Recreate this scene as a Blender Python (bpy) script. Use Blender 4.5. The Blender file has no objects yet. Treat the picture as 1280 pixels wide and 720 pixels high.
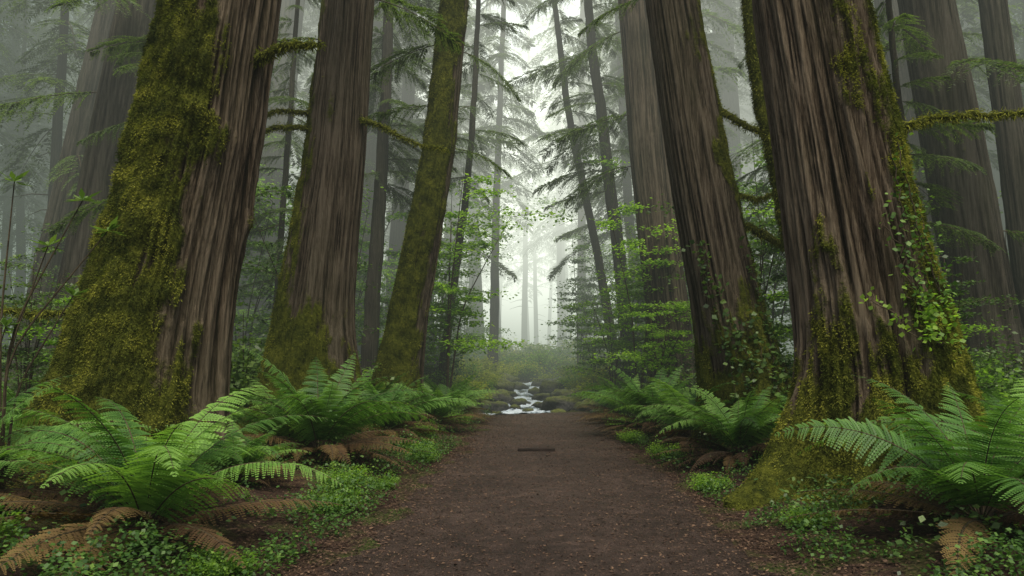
import bpy, math, numpy as np
from mathutils import Vector
rng = np.random.default_rng(7)
D2R = math.radians
scene = bpy.context.scene
scene.view_settings.view_transform = 'Standard'
scene.view_settings.look = 'None'
scene.view_settings.exposure = 0
COL = scene.collection

# ------------------------------------------------------------ noise
def _hash(ix, iy, iz, seed):
    n = (ix * 374761393 + iy * 668265263 + iz * 1274126177 + seed * 974634777) & 0xFFFFFFFF
    n = ((n ^ (n >> 13)) * 1274126177) & 0xFFFFFFFF
    n = ((n ^ (n >> 16)) * 2246822519) & 0xFFFFFFFF
    return ((n ^ (n >> 15)) & 0xFFFFFF) / float(0xFFFFFF)
def vn(x, y, z=None, seed=0):
    x = np.asarray(x, float); y = np.asarray(y, float)
    z = np.zeros_like(x) if z is None else np.asarray(z, float)
    x, y, z = np.broadcast_arrays(x, y, z)
    ix = np.floor(x).astype(np.int64); iy = np.floor(y).astype(np.int64); iz = np.floor(z).astype(np.int64)
    fx = x - ix; fy = y - iy; fz = z - iz
    fx = fx*fx*(3-2*fx); fy = fy*fy*(3-2*fy); fz = fz*fz*(3-2*fz)
    r = 0
    for a in (0, 1):
        wx = fx if a else 1-fx
        for b in (0, 1):
            wy = fy if b else 1-fy
            for c in (0, 1):
                wz = fz if c else 1-fz
                r = r + wx*wy*wz*_hash(ix+a, iy+b, iz+c, seed)
    return r
def fbm(x, y, z=None, seed=0, o=4):
    x = np.asarray(x, float); y = np.asarray(y, float)
    z = np.zeros_like(x) if z is None else np.asarray(z, float)
    s = 0; a = .5; t = 0
    for i in range(o):
        s = s + a*vn(x, y, z, seed+i*17); t += a
        x = x*2.03; y = y*2.03; z = z*2.03; a *= .5
    return s/t
def sst(a, b, x):
    t = np.clip((x-a)/(b-a), 0, 1)
    return t*t*(3-2*t)

# ------------------------------------------------------------ mesh
def make_mesh(name, parts, mats, smooth=False):
    Vs = []; nv = 0; li = []; ls = []; mi = []; nl = 0; at = {}
    keys = set()
    for p in parts: keys |= set(p[2].keys())
    for k in keys: at[k] = []
    for V, F, A, m in parts:
        V = np.asarray(V, float).reshape(-1, 3); F = np.asarray(F, int)
        if len(F) == 0: continue
        Vs.append(V); k = F.shape[1]
        li.append((F+nv).ravel()); ls.append(nl+np.arange(len(F))*k)
        nl += F.size; mi.append(np.full(len(F), m))
        for key in keys:
            at[key].append(np.broadcast_to(np.asarray(A.get(key, 0.0), float), (len(V),)))
        nv += len(V)
    Vs = np.concatenate(Vs); li = np.concatenate(li); ls = np.concatenate(ls); mi = np.concatenate(mi)
    me = bpy.data.meshes.new(name)
    me.vertices.add(len(Vs)); me.vertices.foreach_set("co", Vs.astype(np.float32).ravel())
    me.loops.add(len(li)); me.loops.foreach_set("vertex_index", li.astype(np.int32))
    me.polygons.add(len(ls)); me.polygons.foreach_set("loop_start", ls.astype(np.int32))
    me.polygons.foreach_set("material_index", mi.astype(np.int32))
    me.polygons.foreach_set("use_smooth", np.full(len(ls), bool(smooth)))
    for key in keys:
        a = me.attributes.new(key, 'FLOAT', 'POINT')
        a.data.foreach_set("value", np.concatenate(at[key]).astype(np.float32))
    for m in mats: me.materials.append(m)
    me.update(calc_edges=True); me.validate()
    return me
def add_obj(name, data, loc=(0, 0, 0), rot=(0, 0, 0), scale=(1, 1, 1), parent=None, **props):
    o = bpy.data.objects.new(name, data)
    o.location = loc; o.rotation_euler = rot
    o.scale = scale if hasattr(scale, '__len__') else (scale,)*3
    COL.objects.link(o)
    if parent is not None: o.parent = parent
    for k, v in props.items(): o[k] = v
    return o

def norm(a): return a/np.maximum(np.linalg.norm(a, axis=-1, keepdims=True), 1e-9)
def leaf_quads(base, d, s, fold=None, m=.42):
    n = len(base)
    mid = base + d*m
    V = np.stack([base, mid+s, base+d, mid-s], 1)
    F = np.arange(n*4).reshape(n, 4)
    return V.reshape(-1, 3), F
def tube(pts, r, seg=8, attr=None, mat=0):
    pts = np.asarray(pts, float); r = np.broadcast_to(np.asarray(r, float), (len(pts),))
    T = norm(np.gradient(pts, axis=0))
    ref = np.array([0.13, 0.97, 0.2]) if abs(T[:, 1]).mean() < .8 else np.array([1., 0, 0.1])
    S = norm(np.cross(T, ref)); N = np.cross(S, T)
    th = np.linspace(0, 2*np.pi, seg, endpoint=False)
    V = pts[:, None] + r[:, None, None]*(np.cos(th)[None, :, None]*S[:, None] + np.sin(th)[None, :, None]*N[:, None])
    n = len(pts); i = np.arange(n-1)[:, None]; j = np.arange(seg)[None]
    F = np.stack([i*seg+j, i*seg+(j+1) % seg, (i+1)*seg+(j+1) % seg, (i+1)*seg+j], -1).reshape(-1, 4)
    return (V.reshape(-1, 3), F, attr or {}, mat)
def smooth_poly(P, n=40):
    P = np.asarray(P, float); t = np.linspace(0, 1, len(P)); u = np.linspace(0, 1, n)
    Q = np.stack([np.interp(u, t, P[:, k]) for k in range(P.shape[1])], 1)
    for _ in range(max(2, n//10)):
        Q[1:-1] = (Q[:-2]+2*Q[1:-1]+Q[2:])/4
    return Q

# ------------------------------------------------------------ materials
class NT:
    def __init__(s, name):
        s.m = bpy.data.materials.new(name); s.m.use_nodes = True
        s.t = s.m.node_tree; s.t.nodes.clear(); s.out = s.t.nodes.new('ShaderNodeOutputMaterial')
    def n(s, typ): return s.t.nodes.new(typ)
    def l(s, a, b): s.t.links.new(a, b)
    def coord(s, scale=(1, 1, 1)):
        tc = s.n('ShaderNodeTexCoord'); mp = s.n('ShaderNodeMapping'); mp.inputs['Scale'].default_value = scale
        s.l(tc.outputs['Object'], mp.inputs['Vector']); return mp.outputs['Vector']
    def noise(s, vec, scale, detail=4, rough=.55):
        nd = s.n('ShaderNodeTexNoise'); nd.inputs['Scale'].default_value = scale
        nd.inputs['Detail'].default_value = detail; nd.inputs['Roughness'].default_value = rough
        s.l(vec, nd.inputs['Vector']); return nd.outputs['Fac']
    def attr(s, name):
        nd = s.n('ShaderNodeAttribute'); nd.attribute_name = name; return nd.outputs['Fac']
    def math(s, op, a, b=0.0, c=None, clamp=False):
        nd = s.n('ShaderNodeMath'); nd.operation = op; nd.use_clamp = clamp
        for i, v in enumerate((a, b) if c is None else (a, b, c)):
            if isinstance(v, (int, float)): nd.inputs[i].default_value = v
            else: s.l(v, nd.inputs[i])
        return nd.outputs[0]
    def ramp(s, fac, stops):
        nd = s.n('ShaderNodeValToRGB'); e = nd.color_ramp.elements
        while len(e) < len(stops): e.new(.5)
        for i, (p, c) in enumerate(stops):
            e[i].position = p; e[i].color = (*c, 1)
        s.l(fac, nd.inputs[0]); return nd.outputs[0]
    def mix(s, f, a, b):
        nd = s.n('ShaderNodeMix'); nd.data_type = 'RGBA'
        for inp, v in ((nd.inputs[0], f), (nd.inputs[6], a), (nd.inputs[7], b)):
            if isinstance(v, (int, float)): inp.default_value = v
            elif isinstance(v, tuple): inp.default_value = (*v, 1)
            else: s.l(v, inp)
        return nd.outputs[2]
    def bump(s, h, strength, dist, nrm=None):
        nd = s.n('ShaderNodeBump'); nd.inputs['Strength'].default_value = strength; nd.inputs['Distance'].default_value = dist
        s.l(h, nd.inputs['Height'])
        if nrm is not None: s.l(nrm, nd.inputs['Normal'])
        return nd.outputs[0]
    def bsdf(s, col, rough=.8, spec=.3, nrm=None):
        b = s.n('ShaderNodeBsdfPrincipled')
        if isinstance(col, tuple): b.inputs['Base Color'].default_value = (*col, 1)
        else: s.l(col, b.inputs['Base Color'])
        if isinstance(rough, (int, float)): b.inputs['Roughness'].default_value = rough
        else: s.l(rough, b.inputs['Roughness'])
        b.inputs['Specular IOR Level'].default_value = spec
        if nrm is not None: s.l(nrm, b.inputs['Normal'])
        return b.outputs[0]
    def done(s, sh, vol=False):
        s.l(sh, s.out.inputs['Volume' if vol else 'Surface']); return s.m

MOSS_STOPS = [(.28, (.011, .016, .003)), (.45, (.050, .062, .008)), (.6, (.115, .128, .015)), (.78, (.21, .215, .03))]
def bark_mat(name, dark, mid, light, k=1.0, stain=.5):
    n = NT(name)
    v1 = n.coord((32*k, 32*k, .7*k)); v2 = n.coord((105*k, 105*k, 3.2*k)); v3 = n.coord((1, 1, 1))
    a = n.noise(v1, 1.0, 4, .65); b = n.noise(v2, 1.0, 4, .8); c = n.noise(v3, .9, 4, .6)
    rd = n.attr('ridge')
    h = n.math('ADD', n.math('MULTIPLY', a, .38), n.math('ADD', n.math('MULTIPLY', b, .44), n.math('MULTIPLY', rd, .26)))
    h2 = n.math('ADD', h, n.math('MULTIPLY', n.math('SUBTRACT', c, .5), .16))
    col = n.ramp(h2, [(.43, dark), (.53, mid), (.68, light)])
    st = n.math('MULTIPLY', n.math('SUBTRACT', n.noise(n.coord((1.5, 1.5, .35)), 1.0, 4, .6), .42), 4*stain, clamp=True)
    col = n.mix(st, col, n.mix(.5, col, (.05, .058, .024)))
    mo = n.attr('moss')
    mn = n.noise(n.coord((1, 1, .7)), 22, 4, .7)
    mf = n.math('MULTIPLY_ADD', n.math('SUBTRACT', n.math('ADD', mo, n.math('MULTIPLY', mn, .8)), .85), 2.6, .35, clamp=True)
    mcn = n.math('ADD', n.math('MULTIPLY', n.noise(v3, 5, 4, .6), .6), n.math('MULTIPLY', mn, .45))
    mc = n.ramp(mcn, MOSS_STOPS)
    cc = n.mix(mf, col, mc)
    hh = n.math('ADD', h, n.math('MULTIPLY', n.math('MULTIPLY', mn, mf), .8))
    return n.done(n.bsdf(cc, .92, .1, n.bump(hh, 1.0, .09)))
M_bark_red = bark_mat('bark_reddish', (.013, .009, .005), (.074, .053, .033), (.235, .185, .125))
M_bark_brn = bark_mat('bark_brown', (.012, .009, .006), (.058, .044, .028), (.17, .138, .095))
M_bark_far = bark_mat('bark_grey', (.012, .010, .007), (.040, .035, .024), (.095, .085, .062), .7)

def leaf_mat(name, stops, trans=.35, rough=.5, tint=(1.3, 1.4, .6), spec=.35):
    n = NT(name)
    oi = n.n('ShaderNodeObjectInfo')
    v = n.math('ADD', n.attr('v'), n.math('MULTIPLY', n.math('SUBTRACT', oi.outputs['Random'], .5), .25))
    col = n.ramp(v, stops)
    b = n.bsdf(col, rough, spec)
    t = n.n('ShaderNodeBsdfTranslucent')
    tc = n.n('ShaderNodeMix'); tc.data_type = 'RGBA'; tc.blend_type = 'MULTIPLY'; tc.inputs[0].default_value = 1
    n.l(col, tc.inputs[6]); tc.inputs[7].default_value = (*tint, 1)
    n.l(tc.outputs[2], t.inputs['Color'])
    ms = n.n('ShaderNodeMixShader'); ms.inputs[0].default_value = trans
    n.l(b, ms.inputs[1]); n.l(t.outputs[0], ms.inputs[2])
    return n.done(ms.outputs[0])
M_fern = leaf_mat('fern_green', [(.1, (.026, .075, .016)), (.5, (.088, .200, .038)), (.9, (.21, .38, .075))], .35, .5, spec=.25)
M_fern_dead = leaf_mat('fern_brown', [(.1, (.026, .014, .006)), (.5, (.082, .045, .018)), (.9, (.16, .11, .034))], .2, .8)
M_conifer = leaf_mat('conifer_needles', [(.1, (.03, .05, .016)), (.5, (.065, .105, .032)), (.9, (.12, .18, .05))], .45)
M_maple = leaf_mat('broad_leaf', [(.1, (.07, .15, .016)), (.5, (.17, .31, .038)), (.9, (.30, .45, .065))], .55)
M_cover = leaf_mat('low_leaf', [(.1, (.022, .06, .012)), (.5, (.065, .145, .026)), (.9, (.16, .27, .045))], .35)
M_shrub = leaf_mat('shrub_leaf', [(.1, (.025, .055, .014)), (.5, (.07, .13, .03)), (.9, (.16, .25, .055))], .35, .4)
M_rust = leaf_mat('yellow_green_leaf', [(.1, (.13, .19, .016)), (.5, (.34, .40, .035)), (.9, (.52, .48, .06))], .5, .5)
M_moss = leaf_mat('moss_fuzz', [(.0, (.020, .030, .005)), (.45, (.085, .102, .012)), (1., (.24, .245, .036))], .3, .9, spec=.1)
M_litter = leaf_mat('litter_mat', [(.0, (.016, .010, .007)), (.5, (.062, .036, .024)), (1., (.16, .10, .06))], .05, .8, spec=.2)
n = NT('wood_twig'); M_twig = n.done(n.bsdf(n.ramp(n.noise(n.coord(), 12, 3), [(.3, (.026, .02, .011)), (.7, (.085, .066, .038))]), .9, .2))
n = NT('dark_wet_wood'); M_dark = n.done(n.bsdf(n.ramp(n.noise(n.coord((4, 40, 40)), 1, 4), [(.3, (.006, .004, .003)), (.7, (.028, .018, .013))]), .8, .2))

# ------------------------------------------------------------ terrain
STREAM = smooth_poly([(-16, 25), (-8, 23.8), (-3, 23.3), (.0, 23.6), (.85, 24.8), (.75, 27.2), (.55, 30), (1.1, 34), (3.2, 38), (7, 45), (14, 54), (26, 60)], 90)
def pcx(y): return .20 + .031*y - .16*np.exp(-np.clip(y-4, -3, 99)/3.5)
def phw(y): return 1.66 - .012*np.clip(y, 0, 23) + .28*np.exp(-np.clip(y-4, -3, 99)/3.5)
def T0(y): return .054*np.clip(y-23.5, 0, 24) + .008*np.clip(y-47, 0, 60)
def sdist(x, y):
    x = np.asarray(x, float); y = np.asarray(y, float)
    s = x.shape; P = np.stack([x.ravel(), y.ravel()], 1)
    out = np.full(len(P), 99.)
    near = (P[:, 1] > 18) & (P[:, 1] < 66) & (P[:, 0] > -22) & (P[:, 0] < 32)
    if near.any():
        Q = P[near]; out[near] = np.sqrt(((Q[:, None]-STREAM[None])**2).sum(-1)).min(1)
    return out.reshape(s)
def H(x, y):
    x = np.asarray(x, float); y = np.asarray(y, float)
    d = np.abs(x-pcx(y)) - phw(y)
    z = .16*sst(0, 1.6, d) + .35*sst(2, 14, d)
    z = z + (fbm(x*.35, y*.35, seed=3)-.5)*.5*sst(.3, 3, d) + (fbm(x*1.6, y*1.6, seed=5)-.5)*.16*sst(-.1, .8, d)
    z = z + (fbm(x*.8, y*.8, seed=9)-.5)*.05 + (fbm(x*4, y*4, seed=12)-.5)*.022
    z = z + T0(y)
    z = z - .34*(1-sst(.75, 1.5, sdist(x, y)))
    return z
def h1(x, y): return float(H(np.array([x]), np.array([y]))[0])

def grid_mesh(xs, ys, zf, name, mats):
    X, Y = np.meshgrid(xs, ys); Z = zf(X, Y)
    V = np.stack([X, Y, Z], -1).reshape(-1, 3); nx = len(xs); ny = len(ys)
    i = np.arange(ny-1)[:, None]; j = np.arange(nx-1)[None]
    F = np.stack([i*nx+j, i*nx+j+1, (i+1)*nx+j+1, (i+1)*nx+j], -1).reshape(-1, 4)
    return make_mesh(name, [(V, F, {}, 0)], mats, True)
xs = np.concatenate([np.linspace(-300, -32, 22)[:-1], np.linspace(-32, -8, 60)[:-1], np.linspace(-8, 9, 260)[:-1], np.linspace(9, 32, 60)[:-1], np.linspace(32, 300, 22)])
ys = np.concatenate([np.linspace(-40, 1, 20)[:-1], np.linspace(1, 26, 340)[:-1], np.linspace(26, 64, 150)[:-1], np.linspace(64, 400, 40)])
n = NT('forest_floor')
v = n.coord()
a = n.noise(v, 1.3, 4); b = n.noise(v, 28, 5, .75); c = n.noise(v, 7, 4, .6)
soil = n.ramp(n.math('ADD', n.math('MULTIPLY', b, .6), n.math('MULTIPLY', c, .4)), [(.35, (.012, .007, .005)), (.5, (.042, .024, .016)), (.68, (.115, .066, .040))])
green = n.ramp(b, [(.3, (.014, .024, .005)), (.7, (.07, .10, .018))])
gf = n.math('MULTIPLY_ADD', n.math('SUBTRACT', n.math('ADD', n.math('MULTIPLY', a, .7), n.math('MULTIPLY', c, .3)), .51), 7, 0.2, clamp=True)
M_ground = n.done(n.bsdf(n.mix(gf, soil, green), .95, .15, n.bump(n.math('ADD', b, c), .9, .05)))
add_obj('ground', grid_mesh(xs, ys, H, 'ground', [M_ground]), kind='structure', label='dark brown mossy forest floor')

n = NT('path_dirt')
v = n.coord()
a = n.noise(v, .9, 4); b = n.noise(v, 90, 5, .85); c = n.noise(v, 5, 5, .65)
pc = n.ramp(n.math('ADD', n.math('MULTIPLY', b, .70), n.math('ADD', n.math('MULTIPLY', c, .24), n.math('MULTIPLY', a, .14))), [(.43, (.011, .007, .004)), (.54, (.062, .038, .028)), (.67, (.21, .142, .108))])
M_path = n.done(n.bsdf(pc, n.ramp(c, [(.3, (.5,)*3), (.7, (.85,)*3)]), .25, n.bump(n.math('ADD', b, n.math('MULTIPLY', c, .6)), 1.0, .06)))
yy = np.linspace(-6, 23.0, 420); uu = np.linspace(-1, 1, 64)
Yg, Ug = np.meshgrid(yy, uu, indexing='ij')
wl = phw(Yg) + (fbm(Yg*.7, Ug*0+2, seed=31)-.5)*.55 + (fbm(Yg*3.3, np.sign(Ug)*5, seed=33)-.5)*.5
Xg = pcx(Yg)+Ug*wl
Zg = H(Xg, Yg) + .010 - .022*sst(.9, 1.0, np.abs(Ug))
V = np.stack([Xg, Yg, Zg], -1).reshape(-1, 3); nx = len(uu)
i = np.arange(len(yy)-1)[:, None]; j = np.arange(nx-1)[None]
F = np.stack([i*nx+j, i*nx+j+1, (i+1)*nx+j+1, (i+1)*nx+j], -1).reshape(-1, 4)
add_obj('path', make_mesh('path', [(V, F, {}, 0)], [M_path], True), kind='structure', label='trodden dark brown dirt footpath')

# stream water
n = NT('stream_water')
fo = n.attr('foam'); b = n.noise(n.coord(), 7, 5, .75)
f = n.math('ADD', fo, n.math('MULTIPLY', n.math('SUBTRACT', b, .5), .9))
wc = n.ramp(f, [(.28, (.025, .035, .042)), (.45, (.20, .26, .33)), (.64, (.72, .82, .95))])
M_water = n.done(n.bsdf(wc, n.ramp(f, [(.35, (.08,)*3), (.6, (.6,)*3)]), .5, n.bump(f, .8, .15)))
NS = 700
S = smooth_poly(STREAM, NS); Tn = norm(np.gradient(S, axis=0)); Nn = np.stack([-Tn[:, 1], Tn[:, 0]], 1)
NW = 48; ww = np.linspace(-1.28, 1.28, NW)
P = S[:, None]+Nn[:, None]*ww[None, :, None]
ds = np.concatenate([[0], np.cumsum(np.linalg.norm(np.diff(S, axis=0), axis=1))])
U_, W_ = np.meshgrid(ds, ww, indexing='ij')
zz = T0(S[:, 1])[:, None]-.06 + (fbm(W_*1.1, U_*.5, seed=48, o=2)-.5)*.16; st = .12; ph = (zz/st) % 1
zz2 = .5*zz + .5*(np.floor(zz/st)*st + st*sst(.45, 1, ph))
str_ = fbm(W_*3.2, U_*1.1, seed=45, o=4)
Zw = zz2 + (str_-.5)*.20 + (fbm(W_*6, U_*5, seed=41)-.5)*.10
foam = .33+.38*sst(.4, .75, ph)+(str_-.5)*1.6+.08*sst(23.4, 24.5, S[:, 1])[:, None]
V = np.concatenate([P, Zw[..., None]], -1).reshape(-1, 3)
i = np.arange(NS-1)[:, None]; j = np.arange(NW-1)[None]
F = np.stack([i*NW+j, i*NW+j+1, (i+1)*NW+j+1, (i+1)*NW+j], -1).reshape(-1, 4)
add_obj('water', make_mesh('water', [(V, F, {'foam': foam.ravel()}, 0)], [M_water], True), kind='structure', label='white foaming forest stream')

# boulders
n = NT('wet_rock'); v = n.coord()
mo = n.attr('moss'); b = n.noise(v, 9, 5, .7)
rc = n.ramp(b, [(.3, (.008, .008, .008)), (.7, (.05, .048, .045))]); mc = n.ramp(b, [(.3, (.03, .04, .006)), (.5, (.10, .12, .014)), (.7, (.2, .21, .03))])
M_rock = n.done(n.bsdf(n.mix(mo, rc, mc), .45, .4, n.bump(b, .8, .06)))
def rock_mesh(seed):
    nu, nv_ = 40, 22
    th = np.linspace(0, 2*np.pi, nu, endpoint=False); ph = np.linspace(.02, np.pi-.02, nv_)
    PH, TH = np.meshgrid(ph, th, indexing='ij')
    d = np.stack([np.sin(PH)*np.cos(TH), np.sin(PH)*np.sin(TH), np.cos(PH)], -1)
    r = .72+.95*(fbm(d[..., 0]*1.5+5, d[..., 1]*1.5+5, d[..., 2]*1.5+5, seed=seed)-.3)
    V = d*r[..., None]*np.array([1.1, .8, .6])
    moss = sst(.15, .5, V[..., 2]+.5*(fbm(d[..., 0]*4, d[..., 1]*4, d[..., 2]*4, seed=seed+3)-.5))*.9
    i = np.arange(nv_-1)[:, None]; j = np.arange(nu)[None]
    F = np.stack([i*nu+j, (i+1)*nu+j, (i+1)*nu+(j+1) % nu, i*nu+(j+1) % nu], -1).reshape(-1, 4)
    return make_mesh('boulder', [(V.reshape(-1, 3), F, {'moss': moss.ravel()}, 0)], [M_rock], True)
rocks = [rock_mesh(s) for s in (1, 2, 3, 4)]
RL = [(1.75, 24.9, .78), (2.4, 24.0, .6), (-.6, 24.9, .5), (-.55, 27.2, .7), (1.2, 28.3, .42), (-.6, 30.2, .85), (1.8, 30.5, .85), (.3, 26.4, .36), (-.1, 29.1, .4), (1.45, 23.3, .3),
      (-.5, 22.9, .28), (.25, 32.6, .5), (2.3, 33.0, .95), (-.4, 33.5, .85), (2.7, 22.9, .45), (-1.3, 23.4, .5), (.5, 24.2, .24), (.95, 30.3, .4), (2.0, 27.2, .8), (-1.4, 28.6, .8), (1.5, 34.2, .6), (.1, 25.0, .26), (1.0, 25.9, .3), (2.8, 26.2, .8)]
for i_, (x, y, s) in enumerate(RL):
    add_obj('boulder', rocks[i_ % 4], (x, y, float(T0(y))-.12+s*.16), (0, 0, i_*1.7), (s, s, s*.95), label='dark wet mossy boulder in the stream', category='rock', group='boulders in the stream')

# ------------------------------------------------------------ big trunks
def ring_tree(levels, roots, seed, nseg=220, zdet=8., dz=.03, ridge=.045, freq=5.0, lobes=.05, mossp=None, moss_disp=.05):
    L = np.array(levels, float); bx, by = L[0, 1], L[0, 2]
    ztop = L[-1, 0]
    zs = np.concatenate([np.arange(-.5, min(zdet, ztop), dz), np.arange(min(zdet, ztop), ztop, .25)])
    def sm(k):
        f = np.interp(np.linspace(-.5, ztop, 400), L[:, 0], L[:, k])
        for _ in range(60): f[1:-1] = (f[:-2]+2*f[1:-1]+f[2:])/4
        return np.interp(zs, np.linspace(-.5, ztop, 400), f)
    cx, cy, r0 = sm(1)-bx, sm(2)-by, sm(3)
    th = np.linspace(0, 2*np.pi, nseg, endpoint=False)
    Z, TH = np.meshgrid(zs, th, indexing='ij')
    R0 = r0[:, None]*np.ones_like(TH)
    c, s = np.cos(TH), np.sin(TH)
    zb = np.clip(Z, 0, None)
    q = vn(c*1.7+9, s*1.7+9, Z*.12, seed=seed); q2 = vn(c*3.6+9, s*3.6+9, Z*.2, seed=seed+40)
    R = R0*(1+lobes*2*(q-.5)*(1+1.6*np.exp(-zb/1.2))+lobes*.9*(q2-.5))
    rootf = np.zeros_like(R)
    for (a, w, A, h) in roots:
        dd = np.angle(np.exp(1j*(TH-a-.15*np.sin(Z*2+a))))
        g = np.exp(-(dd/w)**2)*np.exp(-(zb/h)**1.0)
        R = R + A*g*(1+.5*np.exp(-zb/.25)); rootf = np.maximum(rootf, g*min(1, A*3))
    rf = np.interp(1.5, L[:, 0], L[:, 3])
    kx = freq*rf
    wob = (fbm(c*1.5, s*1.5, Z*.7, seed=seed+5)-.5)*.18
    f1 = vn(c*kx*2.4+wob*2+50, s*kx*2.4+wob*2+50, Z*.28, seed=seed+1)
    f2 = vn(c*kx*5.6+wob*3+50, s*kx*5.6+wob*3+50, Z*.8, seed=seed+2)
    f3 = fbm(c*kx*9+50, s*kx*9+50, Z*3, seed=seed+3, o=2)
    rd = .40*(1-np.abs(2*f1-1)**.7) + .42*(1-np.abs(2*f2-1)) + .18*f3
    rd = np.clip((rd-.25)/.6, 0, 1)
    R = R + ridge*(rd-.6)
    moss = np.zeros_like(R)
    if mossp:
        nz = fbm(c*R0*1.6+20, s*R0*1.6+20, Z*.6, seed=seed+8, o=5)
        nf = fbm(c*R0*6+20, s*R0*6+20, Z*2.2, seed=seed+9, o=3)
        fld = mossp['t'] + (nz-.5)*mossp.get('n', 1.8) + (nf-.5)*1.3 + (rd-.5)*.5
        for (a, w) in mossp['dirs']: fld = fld + w*np.cos(TH-a)
        fld = fld + mossp.get('b', 0)*np.exp(-(zb/mossp.get('h', 1.))**1.5) + rootf*mossp.get('r', 0)
        moss = sst(-.35, .45, fld)
        lump = fbm(c*R0*4.5+70, s*R0*4.5+70, Z*3.0, seed=seed+11, o=4)
        R = R + moss*moss_disp*(lump*1.9-.3)
    V = np.stack([cx[:, None]+R*c, cy[:, None]+R*s, Z], -1)
    nr = len(zs); i = np.arange(nr-1)[:, None]; j = np.arange(nseg)[None]
    F = np.stack([i*nseg+j, i*nseg+(j+1) % nseg, (i+1)*nseg+(j+1) % nseg, (i+1)*nseg+j], -1).reshape(-1, 4)
    Nrm = np.stack([c, s, 0*c+.1], -1)
    return V, F, rd, moss, Nrm
def moss_fuzz(V, Nrm, moss, count, ln=.027, zmax=7, rg=rng):
    Vf = V.reshape(-1, 3); Nf = Nrm.reshape(-1, 3); m = moss.ravel()
    ok = (m > .35+.4*rg.random(len(m))) & (Vf[:, 2] < zmax) & (Vf[:, 2] > -.1) & (Nf[:, 1] < .45)
    idx = np.where(ok)[0]
    if len(idx) == 0: return None
    idx = rg.choice(idx, count)
    p = Vf[idx]+rg.normal(0, .012, (count, 3)); nn = Nf[idx]
    d = norm(nn*.7+rg.normal(0, .5, (count, 3))+np.array([0, 0, -.5]))
    L = ln*rg.uniform(.5, 1.5, count)[:, None]
    s = norm(np.cross(d, rg.normal(0, 1, (count, 3))))*L*.17
    Vq, Fq = leaf_quads(p-nn*.006, d*L, s)
    clump = fbm(p[:, 0]*5+9, p[:, 1]*5+9, p[:, 2]*5, seed=77, o=3)
    col = np.clip((clump-.5)*2.4+.5+rg.normal(0, .06, count), 0, 1)
    return (Vq, Fq, {'v': np.repeat(col, 4)}, 0)

def bough_template(rg, ntw=20, nlf=13, droop=.35, lw=.17, ls=.075):
    B = []; Dv = []; Sv = []
    for sd in (-1, 1):
        for k in range(ntw):
            s = .1+.9*(k+rg.uniform(-.3, .3))/ntw; s = min(max(s, .05), .99)
            L = (.42*(1-s)**.75+.07)*rg.uniform(.65, 1.2)
            if s < .25: L *= s/.25
            if rg.random() < .15: continue
            o = np.array([s, 0, -droop*s*s]); ang = D2R(rg.uniform(42, 66))
            d = np.array([math.cos(ang), sd*math.sin(ang), 0]); t = np.linspace(.1, 1, nlf)
            pts = o+np.outer(t*L, d); pts[:, 2] -= (t**2)*L*rg.uniform(.3, .8)
            tan = norm(d[None]+np.stack([0*t, 0*t, -t*1.0], 1))
            for s2 in (-1, 1):
                side = norm(np.cross(tan, [0, 0, 1]))*s2
                dd = norm(tan*.8+side*.8+rg.normal(0, .12, (nlf, 3)))
                ll = (ls*(1-.5*t)*rg.uniform(.7, 1.3, nlf))[:, None]
                B.append(pts); Dv.append(dd*ll); Sv.append(norm(np.cross(dd, [0, 0, 1])+rg.normal(0, .25, (nlf, 3)))*ll*lw)
    B = np.concatenate(B); Dv = np.concatenate(Dv); Sv = np.concatenate(Sv)
    V, F = leaf_quads(B, Dv, Sv); col = np.repeat(rg.uniform(.1, .9, len(B)), 4)
    s = np.linspace(0, 1, 8); ax = np.stack([s, 0*s, -droop*s*s], 1)
    tb = tube(ax, .007*(1-s*.85), 4)
    return V, F, col, tb[0], tb[1]
BT = [bough_template(np.random.default_rng(100+i), droop=dr, lw=.19) for i, dr in enumerate((.22, .35, .45, .3))]
BTF = [bough_template(np.random.default_rng(150+i), 24, 22, dr, .14, .058) for i, dr in enumerate((.22, .35, .45, .3))]
def place_bough(parts, origin, az, tilt, L, rg, sparse=1.0, wm=1, fine=False):
    V, F, c, TV, TF = (BTF if fine else BT)[rg.integers(4)]
    ca, sa = math.cos(az), math.sin(az); ct, st = math.cos(tilt), math.sin(tilt); ro = rg.uniform(-.35, .35)
    Rz = np.array([[ca, -sa, 0], [sa, ca, 0], [0, 0, 1]]); Ry = np.array([[ct, 0, -st], [0, 1, 0], [st, 0, ct]])
    Rx = np.array([[1, 0, 0], [0, math.cos(ro), -math.sin(ro)], [0, math.sin(ro), math.cos(ro)]])
    M = Rz@Ry@Rx
    if sparse < 1:
        keep = rg.random(len(F)) < sparse; kv = np.repeat(keep, 4); Vu = V[kv]; cu = c[kv]; Fu = np.arange(len(Vu)).reshape(-1, 4)
    else: Vu, Fu, cu = V, F, c
    sc = np.array([1, rg.uniform(.8, 1.15), 1])*L
    parts.append(((Vu*sc)@M.T+origin, Fu, {'v': np.clip(cu+rg.uniform(-.15, .15), 0, 1)}, 0))
    parts.append(((TV*np.array([L, L, L]))@M.T+origin, TF, {'v': .3}, wm))

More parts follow.
